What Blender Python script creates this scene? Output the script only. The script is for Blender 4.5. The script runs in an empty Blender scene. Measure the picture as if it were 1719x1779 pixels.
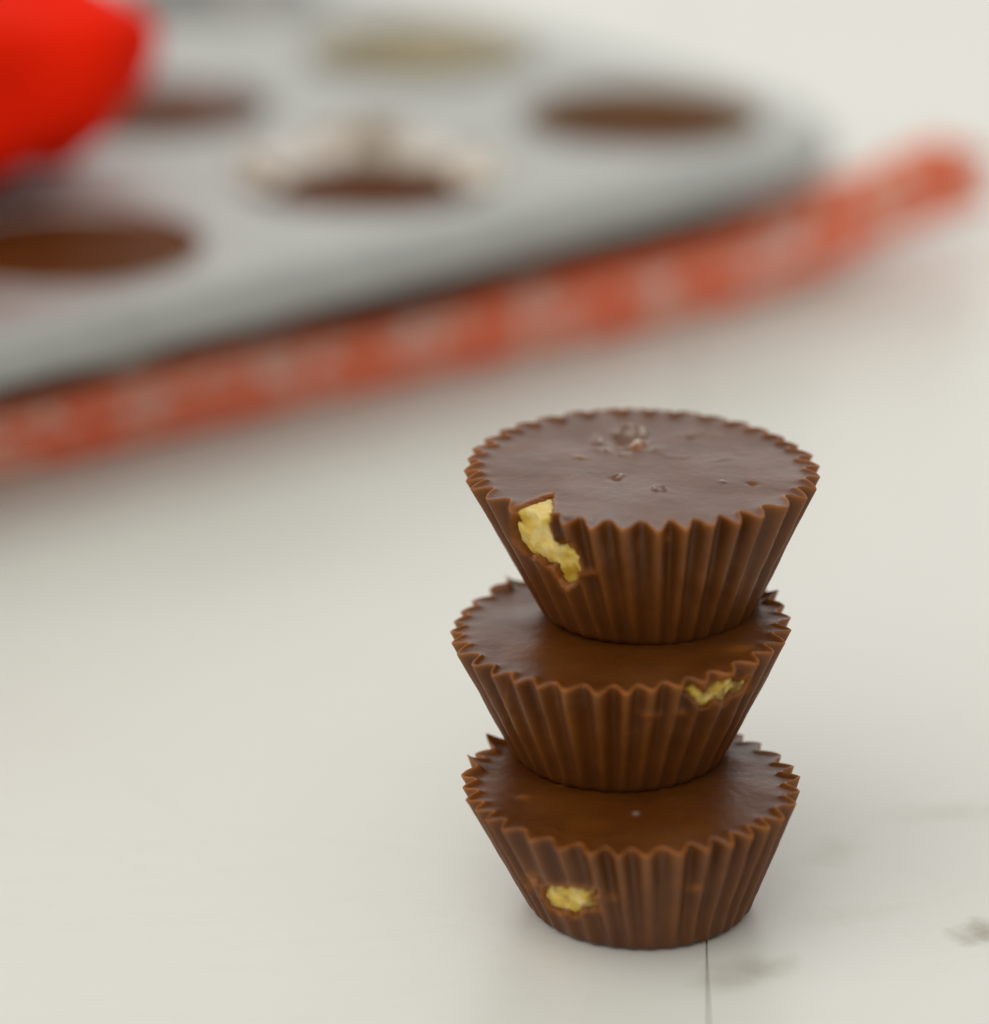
import bpy, bmesh, math, random
import numpy as np
from mathutils import Vector, noise as mnoise

# ------------------------------------------------------------------ camera, world, lights
sc = bpy.context.scene
COL = sc.collection
MM = 0.001
F_PX, PITCH = 7000.0, math.radians(20.35)          # photograph is 1719 x 1779 pixels
CAM = np.array([-18.7, -468.7, 227.6]) * MM
cam_d = bpy.data.cameras.new('camera')
cam = bpy.data.objects.new('camera', cam_d); COL.objects.link(cam)
cam.location = CAM
cam.rotation_euler = (math.pi / 2 - PITCH, 0, 0)
cam_d.sensor_fit = 'HORIZONTAL'; cam_d.sensor_width = 36.0
cam_d.lens = 36.0 * F_PX / 1719.0
cam_d.clip_start = 0.02; cam_d.clip_end = 50.0
cam_d.dof.use_dof = True
cam_d.dof.focus_distance = 0.5135
cam_d.dof.aperture_fstop = 6.8
sc.camera = cam

world = bpy.data.worlds.new('World'); sc.world = world
world.use_nodes = True
bg = world.node_tree.nodes['Background']
bg.inputs['Color'].default_value = (1.0, 0.985, 0.935, 1)
bg.inputs['Strength'].default_value = 0.47

def area_light(name, loc, target, size_x, size_y, power, color):
    d = bpy.data.lights.new(name, 'AREA'); d.shape = 'RECTANGLE'
    d.size = size_x; d.size_y = size_y; d.energy = power; d.color = color
    o = bpy.data.objects.new(name, d); COL.objects.link(o)
    o.location = loc
    o.rotation_euler = (Vector(target) - Vector(loc)).to_track_quat('-Z', 'Y').to_euler()
    return o
# a broad window to the left of the table and the bright wall beyond it
area_light('window_light', (-0.80, -0.60, 1.4), (0, 0.1, 0), 2.6, 2.2, 19.0, (1.0, 0.985, 0.96))
area_light('wall_light', (0.15, 1.9, 0.78), (0, 0.1, 0.02), 2.6, 1.2, 8.8, (1.0, 0.985, 0.97))

sc.view_settings.view_transform = 'Standard'
sc.view_settings.look = 'None'
sc.view_settings.exposure = 0.07
sc.view_settings.gamma = 1.0
sc.view_settings.use_curve_mapping = False
sc.cycles.use_denoising = True

# ------------------------------------------------------------------ helpers
_FWD = np.array([0, math.cos(PITCH), -math.sin(PITCH)])
_UP = np.array([0, math.sin(PITCH), math.cos(PITCH)])
def pix(P):
    v = P - CAM; w = v @ _FWD
    return np.stack([859.5 + F_PX * v[:, 0] / w, 889.5 - F_PX * (v @ _UP) / w], 1)
def ground(x, y, z=0.0):
    d = _FWD + np.array([1., 0, 0]) * (x - 859.5) / F_PX - _UP * (y - 889.5) / F_PX
    return CAM + d * ((z - CAM[2]) / d[2])

def empty(name, loc=(0, 0, 0), rz=0.0, label=None, cat=None, group=None):
    o = bpy.data.objects.new(name, None); COL.objects.link(o)
    o.location = loc; o.rotation_euler = (0, 0, rz); o.empty_display_size = 0.01
    tag(o, label, cat, group); return o
def tag(o, label=None, cat=None, group=None, kind=None):
    if label: o['label'] = label
    if cat: o['category'] = cat
    if group: o['group'] = group
    if kind: o['kind'] = kind
    return o
def mesh_obj(name, verts, faces, mat, parent=None, smooth=True, loc=None):
    me = bpy.data.meshes.new(name)
    me.from_pydata([tuple(v) for v in verts], [], faces)
    me.materials.append(mat)
    if smooth: me.polygons.foreach_set('use_smooth', [True] * len(me.polygons))
    me.update()
    o = bpy.data.objects.new(name, me); COL.objects.link(o)
    if parent: o.parent = parent
    if loc is not None: o.location = loc
    return o
def grid_faces(rows, n, close=True, flip=False):
    fs = []
    for r in range(rows - 1):
        for i in range(n if close else n - 1):
            j = (i + 1) % n
            a, b, c, d = r * n + i, r * n + j, (r + 1) * n + j, (r + 1) * n + i
            fs.append((a, d, c, b) if flip else (a, b, c, d))
    return fs
def nz(P, scale, seed=0.0):
    return np.array([mnoise.noise(Vector((p[0] * scale + seed, p[1] * scale - seed, p[2] * scale + 2 * seed))) for p in P])
def sstep(a, b, x):
    t = np.clip((x - a) / (b - a), 0, 1); return t * t * (3 - 2 * t)

class NT:
    def __init__(s, name):
        s.m = bpy.data.materials.new(name); s.m.use_nodes = True
        s.t = s.m.node_tree; s.n = s.t.nodes
        s.b = s.n['Principled BSDF']
    def new(s, typ, **kw):
        n = s.n.new(typ)
        for k, v in kw.items():
            if k in n.inputs: n.inputs[k].default_value = v
            else: setattr(n, k, v)
        return n
    def link(s, a, b): s.t.links.new(a, b)
    def coord(s, out='Object'): return s.new('ShaderNodeTexCoord').outputs[out]
    def noise(s, co, scale, detail=3.0, rough=0.5, dist=0.0):
        n = s.new('ShaderNodeTexNoise'); n.inputs['Scale'].default_value = scale
        n.inputs['Detail'].default_value = detail; n.inputs['Roughness'].default_value = rough
        n.inputs['Distortion'].default_value = dist
        if co is not None: s.link(co, n.inputs['Vector'])
        return n.outputs['Fac']
    def ramp(s, fac, stops):
        r = s.new('ShaderNodeValToRGB'); e = r.color_ramp.elements
        while len(e) < len(stops): e.new(0.5)
        for k, (p, c) in enumerate(stops): e[k].position = p; e[k].color = (*c, 1)
        s.link(fac, r.inputs['Fac']); return r.outputs['Color']
    def rng(s, v, a, b, c, d):
        r = s.new('ShaderNodeMapRange'); s.link(v, r.inputs['Value'])
        for k, x in zip(('From Min', 'From Max', 'To Min', 'To Max'), (a, b, c, d)): r.inputs[k].default_value = x
        return r.outputs['Result']
    def math(s, op, a, b=None):
        m = s.new('ShaderNodeMath'); m.operation = op
        for i, x in enumerate((a, b)):
            if x is None: continue
            if hasattr(x, 'links'): s.link(x, m.inputs[i])
            else: m.inputs[i].default_value = x
        return m.outputs[0]
    def mix(s, fac, a, b, blend='MIX'):
        m = s.new('ShaderNodeMix'); m.data_type = 'RGBA'; m.blend_type = blend
        for k, x in ((0, fac), (6, a), (7, b)):
            if hasattr(x, 'links'): s.link(x, m.inputs[k])
            else: m.inputs[k].default_value = x if k == 0 else (*x, 1)
        return m.outputs[2]
    def bump(s, h, strength, dist, prev=None):
        b = s.new('ShaderNodeBump'); b.inputs['Strength'].default_value = strength
        b.inputs['Distance'].default_value = dist; s.link(h, b.inputs['Height'])
        if prev is not None: s.link(prev, b.inputs['Normal'])
        return b.outputs['Normal']
    def set(s, **kw):
        for k, v in kw.items():
            k = k.replace('_', ' ')
            i = s.b.inputs[k]
            if hasattr(v, 'links'): s.link(v, i)
            else: i.default_value = (*v, 1) if isinstance(v, tuple) and len(v) == 3 and k != 'Subsurface Radius' else v
        return s.m

# ------------------------------------------------------------------ materials
def mat_chocolate(name='chocolate', gloss=0.0):
    t = NT(name); co = t.coord()
    a = t.new('ShaderNodeAttribute'); a.attribute_name = 'edge'
    bl = t.new('ShaderNodeAttribute'); bl.attribute_name = 'bloom_glint'
    n1 = t.noise(co, 160, 5, 0.6); n2 = t.noise(co, 900, 3, 0.6); n3 = t.noise(co, 60, 3, 0.55, 0.6)
    base = t.ramp(n1, [(0.3, (0.084, 0.0225, 0.0018)), (0.7, (0.130, 0.0375, 0.0030))])
    base = t.mix(t.rng(n3, .5, .75, 0.0, .15), base, (0.130, 0.060, 0.022))
    thin_lit = t.math('MULTIPLY', a.outputs['Fac'], t.rng(n1, 0.3, 0.7, 0.45, 1.0))  # thin rim and scuffs, plus light on the ridges painted into the colour
    c = t.mix(thin_lit, base, (0.40, 0.130, 0.015))
    c = t.mix(t.math('MULTIPLY', bl.outputs['Fac'], t.rng(n2, 0.38, 0.62, 0.1, 1.0)), c, (0.62, 0.54, 0.47))  # whitish bloom, also standing in for highlights painted on the top bumps
    rough = t.math('ADD', t.rng(n3, 0.35, 0.65, 0.34 + gloss, 0.46 + gloss), t.math('MULTIPLY', bl.outputs['Fac'], 0.25))
    nb = t.bump(n2, 0.16, 0.0003); nb = t.bump(n1, 0.16, 0.0010, nb)
    return t.set(Base_Color=c, Roughness=rough, Normal=nb, Subsurface_Weight=0.10,
                 Subsurface_Radius=(1.0, 0.35, 0.1), Subsurface_Scale=0.0006, Specular_IOR_Level=0.38 - gloss)
def mat_filling():
    t = NT('yellow_filling'); co = t.coord()
    n1 = t.noise(co, 330, 4, 0.6); n2 = t.noise(co, 1100, 3, 0.6)
    c = t.ramp(n1, [(0.32, (0.64, 0.40, 0.03)), (0.48, (0.76, 0.54, 0.09)), (0.66, (0.86, 0.70, 0.34))])
    sm = t.new('ShaderNodeAttribute'); sm.attribute_name = 'smear'
    k = t.rng(t.math('ADD', sm.outputs['Fac'], t.rng(t.noise(co, 520, 4, 0.65), .3, .7, -.45, .45)), 0.35, 0.85, 0.0, 0.85)
    c = t.mix(k, c, (0.20, 0.085, 0.014))
    return t.set(Base_Color=c, Roughness=t.rng(n1, .3, .7, .4, .65), Normal=t.bump(n2, 0.3, 0.0005), Subsurface_Weight=0.25,
                 Subsurface_Radius=(1.0, 0.8, 0.25), Subsurface_Scale=0.0009)
def mat_table():
    t = NT('white_board'); co = t.coord()
    mp = t.new('ShaderNodeMapping'); t.link(co, mp.inputs['Vector']); mp.inputs['Scale'].default_value = (1.0, 2.2, 1.0)
    mp.inputs['Rotation'].default_value = (0, 0, 0.12); mv = mp.outputs['Vector']
    big = t.noise(mv, 6, 4, 0.55, 0.4); vein = t.noise(mv, 14, 6, 0.62, 1.6); fine = t.noise(co, 420, 4, 0.6)
    c = t.ramp(big, [(0.35, (0.755, 0.754, 0.685)), (0.65, (0.785, 0.786, 0.722))])
    v = t.rng(t.math('ABSOLUTE', t.math('SUBTRACT', vein, 0.5)), 0.0, 0.018, 0.05, 0.0)
    c = t.mix(v, c, (0.50, 0.46, 0.37))
    c = t.mix(t.rng(fine, .35, .7, 0.0, .035), c, (0.62, 0.59, 0.50))
    # worn grey-olive smudges in the print of the board, each where it lies
    for (px, py, rx, ry, rot, s, dens) in ((1714, 1621, 0.0050, 0.0042, 0.0, 1.0, 0.72), (1310, 1683, 0.0062, 0.0042, 0.35, 2.0, 0.36),
                                    (1262, 1708, 0.0050, 0.0035, 0.2, 5.0, 0.22), (1448, 1478, 0.0040, 0.0060, -0.5, 3.0, 0.20), (1660, 1412, 0.012, 0.0035, 0.1, 4.0, 0.16),
                                    (1480, 1590, 0.010, 0.0030, 0.3, 6.0, 0.08)):
        g = ground(px, py)
        m = t.new('ShaderNodeMapping'); m.vector_type = 'TEXTURE'; t.link(co, m.inputs['Vector'])
        m.inputs['Location'].default_value = (g[0], g[1], 0); m.inputs['Rotation'].default_value = (0, 0, rot)
        m.inputs['Scale'].default_value = (rx, ry, 1)
        l = t.new('ShaderNodeVectorMath'); l.operation = 'LENGTH'; t.link(m.outputs['Vector'], l.inputs[0])
        w = t.math('ADD', l.outputs['Value'], t.rng(t.noise(co, 190 + 30 * s, 4, 0.6, 0.5), 0.2, 0.8, -0.45, 0.45))
        k = t.rng(w, 0.1, 1.15, dens, 0.0)
        c = t.mix(k, c, (0.27, 0.235, 0.135))
    return t.set(Base_Color=c, Roughness=t.rng(big, .3, .7, .30, .40), Normal=t.bump(fine, 0.06, 0.0005), Specular_IOR_Level=0.4)
def mat_plain(name, col, rough, metallic=0.0, nscale=200, amt=0.15, **kw):
    t = NT(name); co = t.coord(); n = t.noise(co, nscale, 4, 0.6)
    c = t.mix(t.rng(n, .3, .7, 0, 1), tuple(x * (1 - amt) for x in col), tuple(min(1, x * (1 + amt)) for x in col))
    return t.set(Base_Color=c, Roughness=rough, Metallic=metallic, Normal=t.bump(n, 0.08, 0.0005), **kw)
def mat_gingham():
    t = NT('gingham_cloth'); uv = t.coord('UV')
    sp = t.new('ShaderNodeSeparateXYZ'); t.link(uv, sp.inputs[0])
    def stripe(o, off, period):
        f = t.math('FRACT', t.math('ADD', t.math('DIVIDE', o, period), off))
        tri = t.math('ABSOLUTE', t.math('SUBTRACT', f, 0.5))
        return t.rng(tri, 0.235, 0.265, 1.0, 0.0)
    su = stripe(sp.outputs[0], 0.06, 0.0275); sv = stripe(sp.outputs[1], 0.18, 0.019)
    k = t.math('MULTIPLY', t.math('ADD', su, sv), 0.5)
    n = t.noise(uv, 260, 4, 0.7); w = t.noise(uv, 1500, 2, 0.5)
    big = t.noise(uv, 190, 3, 0.6)
    k = t.math('ADD', t.math('ADD', t.math('MULTIPLY', k, 0.55), t.rng(n, .3, .7, -.15, .15)), t.rng(big, .38, .62, -0.04, .86))
    c = t.ramp(k, [(0.0, (0.93, 0.82, 0.76)), (0.5, (0.96, 0.40, 0.26)), (1.0, (0.97, 0.150, 0.035))])
    return t.set(Base_Color=c, Roughness=0.9, Normal=t.bump(w, 0.5, 0.0006), Sheen_Weight=0.2)
M_CHOC_DULL = mat_chocolate('dull_chocolate', 0.25)
M_CHOC, M_FILL, M_TABLE, M_GING = mat_chocolate(), mat_filling(), mat_table(), mat_gingham()
M_TIN = mat_plain('aluminium', (0.49, 0.50, 0.475), 0.58, 1.0, 90, 0.06)
M_WELL = mat_plain('aluminium_well', (0.42, 0.42, 0.40), 0.42, 1.0, 90, 0.08)
def mat_paper():
    t = NT('cream_paper'); n = t.noise(t.coord(), 130, 4, 0.6, 0.5)
    return t.set(Base_Color=t.ramp(n, [(0.40, (0.30, 0.20, 0.11)), (0.48, (0.70, 0.62, 0.50)), (0.56, (0.84, 0.81, 0.74))]), Roughness=0.8)
M_PAPER = mat_paper()
M_BROWNPAPER = mat_plain('brown_paper', (0.26, 0.16, 0.08), 0.75, 0, 300, 0.1)
M_GOLDPAPER = mat_plain('straw_paper', (0.50, 0.46, 0.34), 0.7, 0, 300, 0.08)
M_RED = mat_plain('red_silicone', (1.0, 0.018, 0.0015), 0.8, 0, 120, 0.02, Specular_IOR_Level=0.05)
M_UNDER = mat_plain('board_core', (0.40, 0.34, 0.24), 0.9)

# ------------------------------------------------------------------ table
base = mesh_obj('table_top', [(x, y, z) for z in (-0.034, -0.0135) for x, y in ((-0.8, -0.45), (0.8, -0.45), (0.8, 1.3), (-0.8, 1.3))],
                [(3, 2, 1, 0), (4, 5, 6, 7), (0, 1, 5, 4), (1, 2, 6, 5), (2, 3, 7, 6), (3, 0, 4, 7)], M_UNDER, smooth=False)
tag(base, 'white worn painted table boards under the chocolate cups', None, None, 'structure')
s0, s1 = ground(1228, 1640), ground(1232, 1779)
sdir = (s0 - s1) / np.linalg.norm(s0 - s1)
def seam_x(y): return s0[0] + sdir[0] / sdir[1] * (y - s0[1])
GAP = 0.00007
def board(xa0, xa1, xb0, xb1):
    bm = bmesh.new()
    y0, y1 = -0.45, 1.3
    vs = [bm.verts.new((x, y, z)) for z in (-0.0135, 0.0) for x, y in ((xa0, y0), (xb0, y0), (xb1, y1), (xa1, y1))]
    for f in [(3, 2, 1, 0), (4, 5, 6, 7), (0, 1, 5, 4), (1, 2, 6, 5), (2, 3, 7, 6), (3, 0, 4, 7)]: bm.faces.new([vs[i] for i in f])
    bmesh.ops.bevel(bm, geom=[e for e in bm.edges if all(v.co.z > -0.001 for v in e.verts)], offset=0.00008, segments=2, affect='EDGES')
    me = bpy.data.meshes.new('board'); bm.to_mesh(me); bm.free(); me.materials.append(M_TABLE)
    o = bpy.data.objects.new('board', me); COL.objects.link(o); o.parent = base
board(-0.8, -0.8, seam_x(-0.45) - GAP, seam_x(1.3) - GAP)
board(seam_x(-0.45) + GAP, seam_x(1.3) + GAP, 0.8, 0.8)

# ------------------------------------------------------------------ chocolate cups
def poly_sd(Q, poly):
    """signed distance in pixels, positive inside"""
    poly = np.array(poly, float); n = len(poly)
    d = np.full(len(Q), 1e9); inside = np.zeros(len(Q), bool)
    for i in range(n):
        a, b = poly[i], poly[(i + 1) % n]; e = b - a; w = Q - a
        tt = np.clip((w @ e) / (e @ e), 0, 1)
        d = np.minimum(d, np.linalg.norm(w - tt[:, None] * e, axis=1))
        c = ((a[1] <= Q[:, 1]) & (b[1] > Q[:, 1])) | ((b[1] <= Q[:, 1]) & (a[1] > Q[:, 1]))
        with np.errstate(divide='ignore', invalid='ignore'):
            xi = a[0] + (Q[:, 1] - a[1]) / (b[1] - a[1]) * e[0]
        inside ^= c & (Q[:, 0] < xi)
    return np.where(inside, d, -d)

def build_cup(name, base_c, rim_off, rb, rr, h, roll=(0, 0), nfl=36, phase=0.0, seed=1, per=14, nside=34, ntop=40,
              amp=0.86, spikes=(), patches=(), features=(), label='', group=None, mat=None, tooth=-0.4):
    rng = np.random.RandomState(seed)
    N = nfl * per
    base_c = np.array(base_c) * MM
    root = empty(name, base_c, 0, label, 'chocolate', group)
    th = np.arange(N) / N * 2 * np.pi
    fl = th / (2 * np.pi) * nfl + phase
    fl = fl + 0.18 * np.sin(3 * th + seed) + 0.10 * np.sin(7 * th + 2 * seed) + 0.04 * np.sin(13 * th + 3 * seed)
    idx = np.floor(fl).astype(int) % nfl; u = fl - np.floor(fl)
    fa = rng.uniform(0.75, 1.18, nfl); fa_v = fa[idx] * (1 - sstep(0.7, 1, u) * .5) + fa[(idx + 1) % nfl] * sstep(0.7, 1, u) * .5
    wave = 1 - 2 * np.abs(np.cos(np.pi * u)) ** 1.5; wave = np.where(wave < 0, wave * 1.6, wave)      # rounded grooves between narrow ridges
    ridx = np.floor(fl + 0.0).astype(int) % nfl
    tz = rng.uniform(-0.22, 0.22, nfl)
    ridge = np.clip(1 - np.abs(u - 0.5) / 0.32, 0, 1)
    rim_z = tooth * (ridge - 0.5) + tz[ridx] * ridge * 0.9 + 0.12 * np.sin(2 * th + seed)
    for (ang, hgt, wid) in spikes:
        d = np.angle(np.exp(1j * (th - math.radians(ang))))
        rim_z += hgt * np.exp(-(d / math.radians(wid)) ** 2) * (0.35 + 0.65 * ridge)
    lob = 1 + 0.008 * np.sin(2 * th + seed) + 0.006 * np.sin(3 * th + 2.3 * seed)
    rows = []; flutes = []; tag_edge = []; sideflag = []
    def row(r, z, fw, edge, t, side):
        rad = (r * lob if r > 1e-6 else np.zeros(N))
        rows.append((rad, np.broadcast_to(z, (N,)).astype(float), np.full(N, t))); flutes.append(fw); tag_edge.append(edge); sideflag.append(side)
    A = amp * fa_v
    E0 = np.zeros(N)
    # underside and rounded foot
    for s in (0.0, 0.5, 0.85): row(rb * s * 0.86, 0.0, 0 * A, E0, 0, 0)
    for k in range(6):
        a = k / 5 * math.pi / 2 * 0.72
        R0 = 1.9
        row(rb - R0 * (1 - math.sin(a)) - 0.0, R0 * (1 - math.cos(a)), A * (0.05 + 0.17 * k / 5), E0, 0, 1)
    z0 = R0 * (1 - math.cos(a)); r0 = rb - R0 * (1 - math.sin(a))
    for k in range(1, nside + 1):
        t = k / nside
        r = r0 + (rr - r0) * (t * 0.94 + 0.06 * math.sin(t * math.pi / 2)); z = z0 + (h - z0) * t
        zt = z + rim_z * t ** 6
        row(r, zt, A * (0.22 + 0.78 * t ** 1.1), 0.50 * ridge ** 2 * (0.35 + 0.65 * t) + (0.8 * t ** 40), t, 1)  # side ridges coloured paler so the grooves between them look shaded
    # rim lip, then the poured top
    row(rr - 0.14, h + rim_z + 0.03, A, np.full(N, 0.9), 1, 1)
    row(rr - 0.40, h + rim_z * 0.85 - 0.02, A * 0.99, np.full(N, 0.4), 1, 1)
    row(rr - 0.75, h + rim_z * 0.6 - 0.07, A * 0.93, np.full(N, 0.12), 1, 2)
    for k in range(1, ntop + 1):
        s = 1 - k / ntop
        r = (rr - 0.75) * s
        dd = (rr - 0.75 - r)
        row(r, h - 0.07 - 0.12 * (1 - math.exp(-dd / 1.5)) + rim_z * 0.6 * math.exp(-dd / 0.8), A * 0.93 * max(0, 1 - dd / 2.6) ** 1.5, np.zeros(N), 1, 2)
    P = []; P0 = []
    for (rad, z, t), fw in zip(rows, flutes):
        for lst, k in ((P, 1.0), (P0, 0.12)):
            r = np.maximum(rad + fw * wave * k - (1 - k) * fw * 0.15, 0)
            x = r * np.cos(th); y = r * np.sin(th)
            q = np.clip(z / h, 0, 1.2)
            lst.append(np.stack([x + rim_off[0] * q, y + rim_off[1] * q, z + np.tan(math.radians(roll[0])) * x * q + np.tan(math.radians(roll[1])) * y * q], 1))
    P = np.concatenate(P); P0 = np.concatenate(P0)
    side = np.repeat(sideflag, N); edge = np.concatenate(tag_edge); bloom_glint = np.zeros(len(P))
    # irregular skin
    lump = nz(P, 0.22, seed * 3.1) * 0.18 + nz(P, 0.7, seed * 1.7) * 0.07
    P[:, 2] += np.where(side == 2, nz(P * np.array([1, 1, 0]), 0.16, seed * 3.1) * 0.22 + 0.2 * lump, 0)
    rad_dir = P[:, :2] / (np.linalg.norm(P[:, :2], axis=1, keepdims=True) + 1e-9)
    P[:, :2] += rad_dir * (np.where(side == 1, lump * 0.7, 0))[:, None]
    for ft in features:
        ft(P, side, edge, bloom_glint, base_c)
    faces = grid_faces(len(rows), N)
    fills = []
    if patches:
        Q = pix(P * MM + base_c)
        rough = nz(P, 0.55, seed + 9.0) * 10 + nz(P, 1.5, seed + 4.0) * 9
        Psave = P.copy(); front = P[:, 1] < rim_off[1] + 3
        ctr = np.array([rim_off[0] * .5, rim_off[1] * .5, h * 0.45])
        for poly, depth, sub, lumps, sme in patches:
            sd = np.where(front, poly_sd(Q, poly) + rough * 0.45, -99)
            inw = ctr - Psave; inw /= np.linalg.norm(inw, axis=1, keepdims=True)
            P += inw * (depth * sstep(-1.0, 5.0, sd))[:, None]
            edge[:] = np.maximum(edge, 0.9 * np.exp(-(np.clip(np.abs(sd + 2), 0, 60) / 4.5) ** 2))
            near = sd > -16
            mixk = sstep(-2, 10, sd)[:, None] * 0.92
            S = Psave * (1 - mixk) + P0 * mixk
            nb = nz(P0, 0.55, seed + 20.0) * lumps + nz(P0, 1.5, seed + 31.0) * lumps * 0.35
            S = S + inw * (sub + 0.55 * sstep(2, -8, sd) - nb * sstep(-3, 6, sd))[:, None]
            ff = [f for f in faces if all(near[i] for i in f)]
            used = sorted({i for f in ff for i in f}); mp = {v: k for k, v in enumerate(used)}
            fills.append(([S[i] * MM for i in used], [tuple(mp[i] for i in f) for f in ff], [float(sme + 0.75 * (1 - sstep(-4, 9, sd[i]))) for i in used]))
    # close the base and top
    sh = mesh_obj('chocolate_shell', P * MM, faces, mat or M_CHOC, root)
    for nm, dat in (('edge', edge), ('bloom_glint', bloom_glint)):
        at = sh.data.attributes.new(nm, 'FLOAT', 'POINT'); at.data.foreach_set('value', np.clip(dat, 0, 1).astype(np.float32))
    for v, f, sm_ in fills:
        fo_ = mesh_obj('filling', v, f, M_FILL, root)
        at = fo_.data.attributes.new('smear', 'FLOAT', 'POINT'); at.data.foreach_set('value', np.array(sm_, np.float32))
    return root

def bump_at(px, py, size, hgt, bl=0.0, ed=0.0, ring=False):
    def fn(P, side, edge, bloom_glint, base_c):
        W = P * MM + base_c
        top = side == 2
        g = ground(px, py, float(W[top, 2].mean()))
        d = np.linalg.norm(W[:, :2] - g[:2], axis=1) / MM
        k = np.exp(-((d - size) / (size * 0.28)) ** 2) if ring else np.exp(-(d / size) ** 2)
        k = np.where(top, k, 0)
        P[:, 2] += hgt * k
        bloom_glint[:] = np.maximum(bloom_glint, bl * k); edge[:] = np.maximum(edge, ed * k)
    return fn
def scuff_at(px, py, sx, sy, ed=0.9, dent=0.0):
    def fn(P, side, edge, bloom_glint, base_c):
        Q = pix(P * MM + base_c); front = (side == 1) & (P[:, 1] < 0)
        d = np.hypot((Q[:, 0] - px) / sx, (Q[:, 1] - py) / sy) + 0.7 * nz(P, 1.3, px * 0.1)
        k = np.where(front, np.exp(-np.clip(d, 0, 9) ** 2), 0)
        edge[:] = np.maximum(edge, ed * k)
        r = P[:, :2] / (np.linalg.norm(P[:, :2], axis=1, keepdims=True) + 1e-9)
        P[:, :2] += r * (dent * k)[:, None]
    return fn
def arc_at(px, py, r, w, a0, a1, hgt, bl=0.0):
    def fn(P, side, edge, bloom_glint, base_c):
        W = P * MM + base_c; top = side == 2
        g = ground(px, py, float(W[top, 2].mean()))
        dx, dy = (W[:, 0] - g[0]) / MM, (W[:, 1] - g[1]) / MM
        d = np.hypot(dx, dy); an = np.degrees(np.arctan2(dy, dx)) % 360
        m = sstep(0, 25, (an - a0) % 360) * sstep(0, 25, (a1 - an) % 360)
        brk = sstep(-0.25, 0.35, nz(P, 0.45, px * 0.01)) if top.any() else 1
        d = d + 1.6 * nz(P, 0.3, py * 0.013)
        k = np.where(top, np.exp(-((d - r) / w) ** 2) * m * brk, 0)
        P[:, 2] += hgt * k; bloom_glint[:] = np.maximum(bloom_glint, bl * k)
    return fn

G_STACK = 'chocolate cups stacked on the white table'
build_cup('chocolate_cup', (0, 0, 0), (-1.4, 0.2), 14.6, 20.95, 16.9, seed=3, phase=0.2, amp=0.76,
          spikes=((166, 1.7, 5.0), (146, 1.7, 5.0), (30, .5, 12), (5, .5, 10), (52, .8, 6)),
          patches=(([(940, 1542), (975, 1538), (1010, 1545), (1036, 1550), (1030, 1566), (1041, 1577), (1020, 1579), (1000, 1590), (978, 1586), (955, 1575)], 2.0, 0.55, 0.6, 0.42),),
          features=(bump_at(1105, 1412, 0.45, 0.3, .7), arc_at(1060, 1405, 9.0, 0.8, 200, 330, 0.25), bump_at(912, 1385, .8, .25, 0, .5),
                    scuff_at(922, 1532, 12, 14, .95, -.3), scuff_at(1208, 1543, 12, 6, .8, .3), scuff_at(1065, 1560, 14, 8, .5), scuff_at(1185, 1500, 4, 16, .5)),
          label='bottom chocolate cup of the stack, on the white boards, yellow spot low on side')
build_cup('chocolate_cup', (-2.6, 11.1, 16.55), (0.1, 1.0), 14.4, 21.5, 17.2, roll=(2.6, 0), seed=11, phase=0.55, amp=0.76,
          spikes=((134, 2.3, 3.6), (20, 1.2, 5.5), (120, 0.5, 5)),
          patches=(([(1190, 1196), (1206, 1184), (1213, 1196), (1226, 1204), (1238, 1188), (1252, 1172), (1262, 1184), (1272, 1176), (1284, 1188), (1300, 1176), (1296, 1198), (1280, 1206), (1270, 1200), (1258, 1222), (1244, 1216), (1230, 1224), (1216, 1226), (1208, 1212)], 1.8, 0.4, 0.5, 0.42),),
          features=(scuff_at(1128, 1240, 18, 6, .8, .25), scuff_at(1180, 1238, 9, 6, .8, .3), scuff_at(893, 1174, 6, 5, 1, .3), scuff_at(880, 1205, 4, 30, .4), bump_at(1290, 1135, 1.6, .2, 0, .6), scuff_at(1090, 1275, 8, 4, .5)),
          label='middle chocolate cup of the stack, tilted, yellow filling showing through near its rim')
build_cup('chocolate_cup', (1.2, 18.7, 33.5), (-0.9, 2.4), 14.4, 22.45, 18.7, seed=23, tooth=-0.6, phase=0.35,
          patches=(([(890, 888), (908, 878), (934, 868), (957, 860), (957, 885), (952, 912), (956, 935), (966, 948), (984, 940), (1000, 962), (1006, 985),
                     (1000, 1005), (984, 1021), (972, 1008), (962, 984), (940, 972), (918, 962), (900, 945), (893, 915)], 3.2, 0.95, 0.7, 0.0),),
          features=(scuff_at(1022, 994, 14, 6, .95, .5), scuff_at(1160, 935, 5, 5, .8, .2), scuff_at(1228, 908, 5, 7, .9, .3), scuff_at(1110, 950, 4, 14, .4), scuff_at(1290, 1000, 5, 22, .35),
                    bump_at(985, 905, 1.0, -.3), arc_at(1086, 764, 2.9, 0.6, 350, 190, 0.55, 1.0), bump_at(1082, 766, 1.4, -.35), arc_at(1085, 768, 4.2, 0.75, 60, 260, 0.16, .4), bump_at(1092, 750, 1.7, 0.6, 1.0), bump_at(1033, 768, .7, .35, .5), bump_at(1108, 775, .9, .35, .0, .9),  # lit side of the crater rim and lump glints are painted white
                    bump_at(1052, 782, .9, .3, .6), bump_at(1076, 826, .5, .45, .9), bump_at(1070, 830, .8, -.3), bump_at(1145, 849, .8, .28, .35, 0, True),
                    bump_at(1256, 838, .35, .3, .8), bump_at(1308, 842, .5, -.5, 0, .8), arc_at(1215, 775, 5.0, 0.9, 250, 80, 0.12, .12),
                    bump_at(1200, 758, .6, .4, .45), bump_at(1008, 795, .6, .2, 0, .5)),
          label='top chocolate cup of the stack, corner broken away to show yellow filling')

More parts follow.
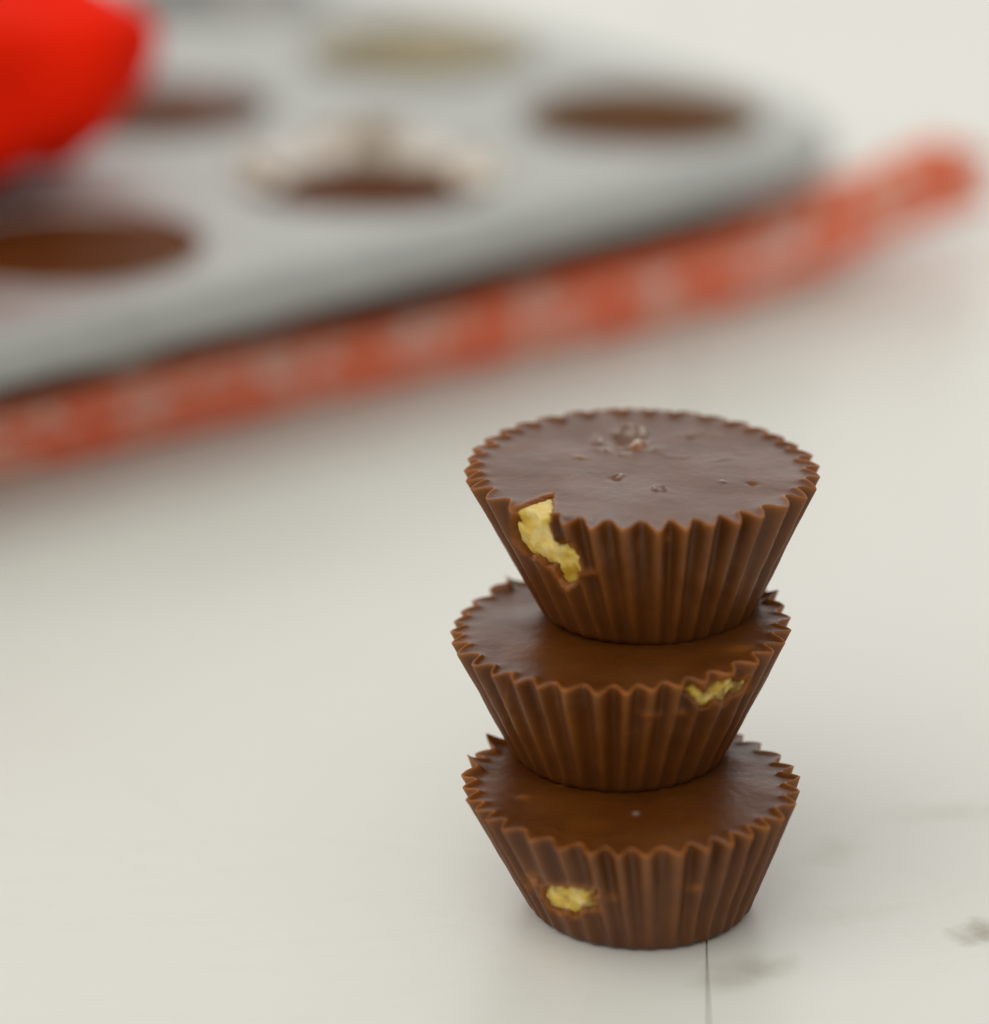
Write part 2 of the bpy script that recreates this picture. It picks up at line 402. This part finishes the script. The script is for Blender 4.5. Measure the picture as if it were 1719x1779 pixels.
# ------------------------------------------------------------------ muffin tin
ANG = math.radians(40.6)
DV = np.array([math.cos(ANG), math.sin(ANG)]); NV = np.array([-math.sin(ANG), math.cos(ANG)])
W3 = np.array([9.5, 281.0]); PITCHW = 67.0; TZ = 30.5; WR = 24.6; DEPTH = 20.0
def well_xy(i, j): return W3 - i * PITCHW * DV + j * PITCHW * NV
NC, NR = 4, 3
tin = empty('muffin_tin', (0, 0, 0), 0, 'aluminium mini muffin tin full of round wells, resting on red checked cloth', 'muffin tin')
tin.location = (W3[0] * MM, W3[1] * MM, (TZ - DEPTH) * MM); tin.rotation_euler = (0, 0, ANG)
LX0, LX1 = -(NC - 1) * PITCHW - 41, 39.0; LY0, LY1 = -39.0, (NR - 1) * PITCHW + 41
def rrect(inset, n=14, rad=44.0):
    out = []; r = rad - inset
    for (cx, cy, a0) in ((LX1 - rad, LY0 + rad, -90), (LX1 - rad, LY1 - rad, 0), (LX0 + rad, LY1 - rad, 90), (LX0 + rad, LY0 + rad, 180)):
        for k in range(n + 1):
            a = math.radians(a0 + 90 * k / n); out.append((cx + r * math.cos(a), cy + r * math.sin(a)))
    return out
bm = bmesh.new(); edges = []
def loop(pts, z):
    vs = [bm.verts.new((x * MM, y * MM, z * MM)) for x, y in pts]
    return [bm.edges.new((vs[i], vs[(i + 1) % len(vs)])) for i in range(len(vs))]
edges += loop(rrect(9.0), DEPTH)
for i in range(NC):
    for j in range(NR):
        edges += loop([(-i * PITCHW + WR * math.cos(k / 48 * 2 * math.pi), j * PITCHW + WR * math.sin(k / 48 * 2 * math.pi)) for k in range(48)], DEPTH)
bmesh.ops.triangle_fill(bm, use_beauty=True, edges=edges, normal=(0, 0, 1))
bmesh.ops.recalc_face_normals(bm, faces=bm.faces)
for f in bm.faces:
    if f.normal.z < 0: f.normal_flip()
me = bpy.data.meshes.new('top_plate'); bm.to_mesh(me); bm.free(); me.materials.append(M_TIN)
o = bpy.data.objects.new('top_plate', me); COL.objects.link(o); o.parent = tin
sm = o.modifiers.new('thickness', 'SOLIDIFY'); sm.thickness = 0.0006; sm.offset = -1
# rolled rim: a bead round the edge with a short skirt
RB, RD = 9.0, 5.8
prof = [(RB - RB * math.sin(a) ** 1.15, -RD + RD * math.cos(a)) for a in np.linspace(0, math.pi * 0.5, 14)] + [(0.1, -6.6), (0.6, -7.0), (1.3, -6.7), (1.5, -5.8)]
vs = []; 
for ins, dz in prof: vs += [(x * MM, y * MM, (DEPTH + dz) * MM) for x, y in rrect(ins)]
nl = len(rrect(0))
mesh_obj('rolled_rim', vs, grid_faces(len(prof), nl, flip=True), M_TIN, tin)
# one well, shared by all
wp = [(WR, 0.0), (WR - 0.5, -0.12), (WR - 0.9, -0.5), (WR - 1.1, -1.1)] + [(WR - 1.1 - k / 8 * 4.6, -1.1 - k / 8 * 17.0) for k in range(1, 9)] + [(WR - 6.3, -19.2), (WR - 7.4, -19.9), (WR - 9, -20.0), (0.01, -20.0)]
vs = []
for r, z in wp: vs += [(r * MM * math.cos(k / 48 * 2 * math.pi), r * MM * math.sin(k / 48 * 2 * math.pi), (DEPTH + z) * MM) for k in range(48)]
w0 = mesh_obj('well', vs, grid_faces(len(wp), 48, flip=True), M_WELL, tin, loc=(0, 0, 0))
sm = w0.modifiers.new('thickness', 'SOLIDIFY'); sm.thickness = 0.0005; sm.offset = -1
for i in range(NC):
    for j in range(NR):
        if i == 0 and j == 0: continue
        c = w0.copy(); COL.objects.link(c); c.parent = tin; c.location = (-i * PITCHW * MM, j * PITCHW * MM, 0)

# what sits in the wells
def liner(wxy, mat, label, zb=0.8, rb=15.5, rt=23.0, h=19.0, a0=0.0, a1=2 * math.pi, zfun=None, rfun=None, seed=0, pl=1.0):
    n = 36 * 6; rowsn = 14; closed = (a1 - a0) > 6.28
    m = n if closed else n + 1
    vs = []; rg = np.random.RandomState(seed); fa = rg.uniform(.7, 1.3, 36)
    for k in range(rowsn):
        t = k / (rowsn - 1)
        for i in range(m):
            a = a0 + (a1 - a0) * i / n; q = i / 6.0
            w = (1 - 2 * abs(math.cos(math.pi * (q % 1)))) * (0.25 + 0.9 * t) * fa[int(q) % 36] * pl
            hh = zfun(a) if zfun else h; ex = rfun(a) if rfun else 0
            r = rb + (rt - rb) * t + w + ex * t * t
            vs.append((r * math.cos(a) * MM, r * math.sin(a) * MM, (zb + hh * t) * MM))
    o = mesh_obj('paper_liner', vs, grid_faces(rowsn, m, closed), mat)
    o.location = (wxy[0] * MM, wxy[1] * MM, (TZ - DEPTH) * MM)
    s = o.modifiers.new('thickness', 'SOLIDIFY'); s.thickness = 0.00012
    tag(o, label, 'paper liner', 'paper liners in the muffin tin'); return o
G_TIN = 'chocolate cups in the muffin tin'
def tin_cup(i, j, top, seed, label, rr=21.6):
    w = well_xy(i, j)
    return build_cup('chocolate_cup', (w[0], w[1], TZ - DEPTH + 0.9), (0, 0), 15.0, rr, top - (TZ - DEPTH) - 0.9, seed=seed, per=6, nside=8, ntop=8, amp=0.7, label=label, group=G_TIN, mat=M_CHOC_DULL)
tin_cup(2, 0, TZ - 0.6, 5, 'flush chocolate cup in the tin well beside the red mitt', 22.3)
tin_cup(1, 0, TZ - 2.6, 6, 'chocolate cup in the well under the peeled cream paper')
tin_cup(0, 0, TZ - 4.0, 7, 'sunken chocolate cup in the corner well of the tin', 21.0)
tin_cup(1, 1, TZ - 3.0, 8, 'chocolate cup in the well partly covered by the red mitt', 21.0)
back = math.radians(90)
liner(well_xy(1, 0), M_PAPER, 'crumpled cream paper liner peeled open above a chocolate cup', zb=DEPTH - 1.8, rb=16.5, rt=21.5, a0=math.radians(-12), a1=math.radians(192), pl=1.9,
      zfun=lambda a: 2.2 + 4.2 * max(0, math.sin(a)) ** 3 + 1.3 * math.sin(5 * a), rfun=lambda a: 1.8 + 1.6 * math.cos(a) ** 2 + 1.0 * math.sin(7 * a), seed=2)
liner(well_xy(0, 0), M_BROWNPAPER, 'brown paper liner round the sunken chocolate in the corner well', rb=15.9, rt=22.0, h=19.6, seed=3)
liner(well_xy(0, 1), M_GOLDPAPER, 'straw coloured paper liner holding yellow filling without chocolate', rb=15.9, rt=22.0, h=20.5, seed=4)
fw = well_xy(0, 1); vs = []; rg = np.random.RandomState(4)
for k in range(9):
    r = 19.0 * k / 8
    for i in range(48):
        a = i / 48 * 2 * math.pi
        rr_ = min(r, 18.2 + 0.4 * math.sin(9 * a)) if k < 8 else 17.6
        vs.append((rr_ * math.cos(a) * MM, rr_ * math.sin(a) * MM, (2.5 * (1 - (k / 8) ** 2) + 11.0 + 0.5 * math.sin(3 * a + k) * (k > 0) - (10.6 if k == 8 else 0)) * MM))
fo = mesh_obj('filling_mound', vs, grid_faces(9, 48), M_FILL)
fo.location = (fw[0] * MM, fw[1] * MM, (TZ - DEPTH + 0.6) * MM)
tag(fo, 'pale yellow filling mound inside the straw coloured liner', 'filling')

# ------------------------------------------------------------------ red checked cloth under the tin
def napkin():
    tip = np.array([78.5, 292.5]); d = np.array([math.cos(math.radians(36.6)), math.sin(math.radians(36.6))])
    n = np.array([-d[1], d[0]]); L = 300.0; ns = 150
    T = 12.0
    verts = []; uvs = []; nprof = None
    for k in range(ns + 1):
        s = L * k / ns                                    # distance back from the tip
        f = tip - d * s + n * (0.4 * math.sin(s / 23.0) + 0.2 * math.sin(s / 9.0))
        wdt = min(6.0 + s * 0.60, 150.0)
        T_ = T * (1 + 0.32 * (1 - float(sstep(25, 170, s)))) * min(1.0, 0.7 + s / 40.0) + 0.35 * math.sin(s / 13.0)
        lift = 8.5 * (1 - float(sstep(0, 62, s))) + 0.3
        prof = []
        # three folded layers, each with its own rounded edge
        nl_ = 3
        for q in range(nl_):
            zc = T_ * (q + 0.5) / nl_; rr_ = T_ / nl_ / 2
            push = (0.0, 0.9, 0.2)[q] + 0.5 * math.sin(s / 17.0 + 2 * q)
            for a in np.linspace(-80, 80, 7):
                prof.append((push + rr_ * 1.5 * (1 - math.cos(math.radians(a))), zc + rr_ * math.sin(math.radians(a))))
        topn = 8
        for q in range(1, topn + 1):
            v = wdt * q / topn
            prof.append((max(v, 3.0 + q * .2), T_ - max(0, T_ - 9.6) * float(sstep(4, 9, v)) + 0.25 * math.sin(v / 8.0 + s / 21.0) * (q < topn)))
        prof.append((wdt + 0.8, T_ * 0.5)); prof.append((wdt, 0.0))
        for q in range(topn - 1, 0, -1): prof.append((max(wdt * q / topn, 1.2), 0.0))
        acc = 0; prev = prof[0]
        for (v, z) in prof:
            acc += math.hypot(v - prev[0], z - prev[1]); prev = (v, z)
            lz = lift * (1 - 0.3 * min(1, v / 40.0))
            p = f + n * v
            verts.append((p[0] * MM, p[1] * MM, (z + lz) * MM)); uvs.append((s * MM, acc * MM))
        nprof = len(prof)
    faces = grid_faces(ns + 1, nprof, True)
    a = tuple(range(nprof)); b = tuple(range(ns * nprof, (ns + 1) * nprof))
    faces += [a[::-1], b]
    o = mesh_obj('checked_cloth', verts, faces, M_GING)
    bmx = bmesh.new(); bmx.from_mesh(o.data); bmesh.ops.recalc_face_normals(bmx, faces=bmx.faces); bmx.to_mesh(o.data); bmx.free()
    uvl = o.data.uv_layers.new(name='UVMap')
    for lp in o.data.loops: uvl.data[lp.index].uv = uvs[lp.vertex_index]
    tag(o, 'folded red and white checked cloth under the muffin tin, one corner lifted', 'cloth')
napkin()

# ------------------------------------------------------------------ red mitt on the tin
def mitt():
    root = empty('oven_mitt', (-0.125, 0.275, TZ * MM), 0, 'bright red rounded mitt lying across the muffin tin', 'oven mitt')
    def lobe(name, pts, rad_h, rad_v, mat):
        n = 64; vs = []; pts = [np.array(p, float) for p in pts]; m = len(pts)
        for k, p in enumerate(pts):
            dirv = pts[min(k + 1, m - 1)] - pts[max(k - 1, 0)]; dirv /= np.linalg.norm(dirv)
            sidev = np.cross((0, 0, 1), dirv); sidev /= np.linalg.norm(sidev); upv = np.cross(dirv, sidev)
            for i in range(n):
                a = i / n * 2 * math.pi
                c, s_ = math.cos(a), math.sin(a)
                c = math.copysign(abs(c) ** .8, c); s_ = math.copysign(abs(s_) ** .8, s_)
                q = p + sidev * rad_h[k] * c + upv * rad_v[k] * s_
                q = q + (q - p) * (0.25 * mnoise.noise(Vector(q * 0.045)) + 0.10 * mnoise.noise(Vector(q * 0.09)))
                vs.append(q * MM)
        fs = grid_faces(m, n) + [tuple(range(n))[::-1], tuple(range((m - 1) * n, m * n))]
        o = mesh_obj(name, vs, fs, mat, root)
        bmx = bmesh.new(); bmx.from_mesh(o.data); bmesh.ops.recalc_face_normals(bmx, faces=bmx.faces); bmx.to_mesh(o.data); bmx.free()
        return o
    # hand pocket points to the right, its cuff lies further back and to the left
    ts = [0, .03, .08, .16, .28, .42, .58, .75, 1.0]
    prof_ = [.25, .72, .86, .95, 1.0, 1.0, .96, .9, .88]
    ts = [0, .02, .04, .07, .1, .14, .18, .22, .28, .34, .4, .46, .52, .58, .66, .74, .82, .9, 1.0]
    prof_ = list(np.interp(ts, [0, .03, .08, .16, .28, .42, .58, .75, 1.0], prof_))
    A0, A1 = np.array([33, -12, 18.5]), np.array([-90, -135, 20.0])
    lobe('hand_pocket', [A0 + (A1 - A0) * t + np.array([0, 0, 4 * math.sin(t * 3)]) for t in ts], [33 * p for p in prof_], [18 * p for p in prof_], M_RED)
    B0, B1 = np.array([-30, 62, 14.0]), np.array([-62, 0, 18.0])
    lobe('thumb', [B0 + (B1 - B0) * t for t in ts], [14 * p for p in prof_], [11 * p for p in prof_], M_RED)
    C0 = A1; C1 = A1 + (A1 - A0) * 0.12
    lobe('cuff', [C0 + (C1 - C0) * t for t in (0, .1, .5, .9, 1)], [32, 33.5, 34, 33.5, 32], [16, 17, 17.5, 17, 16], M_RED)
mitt()
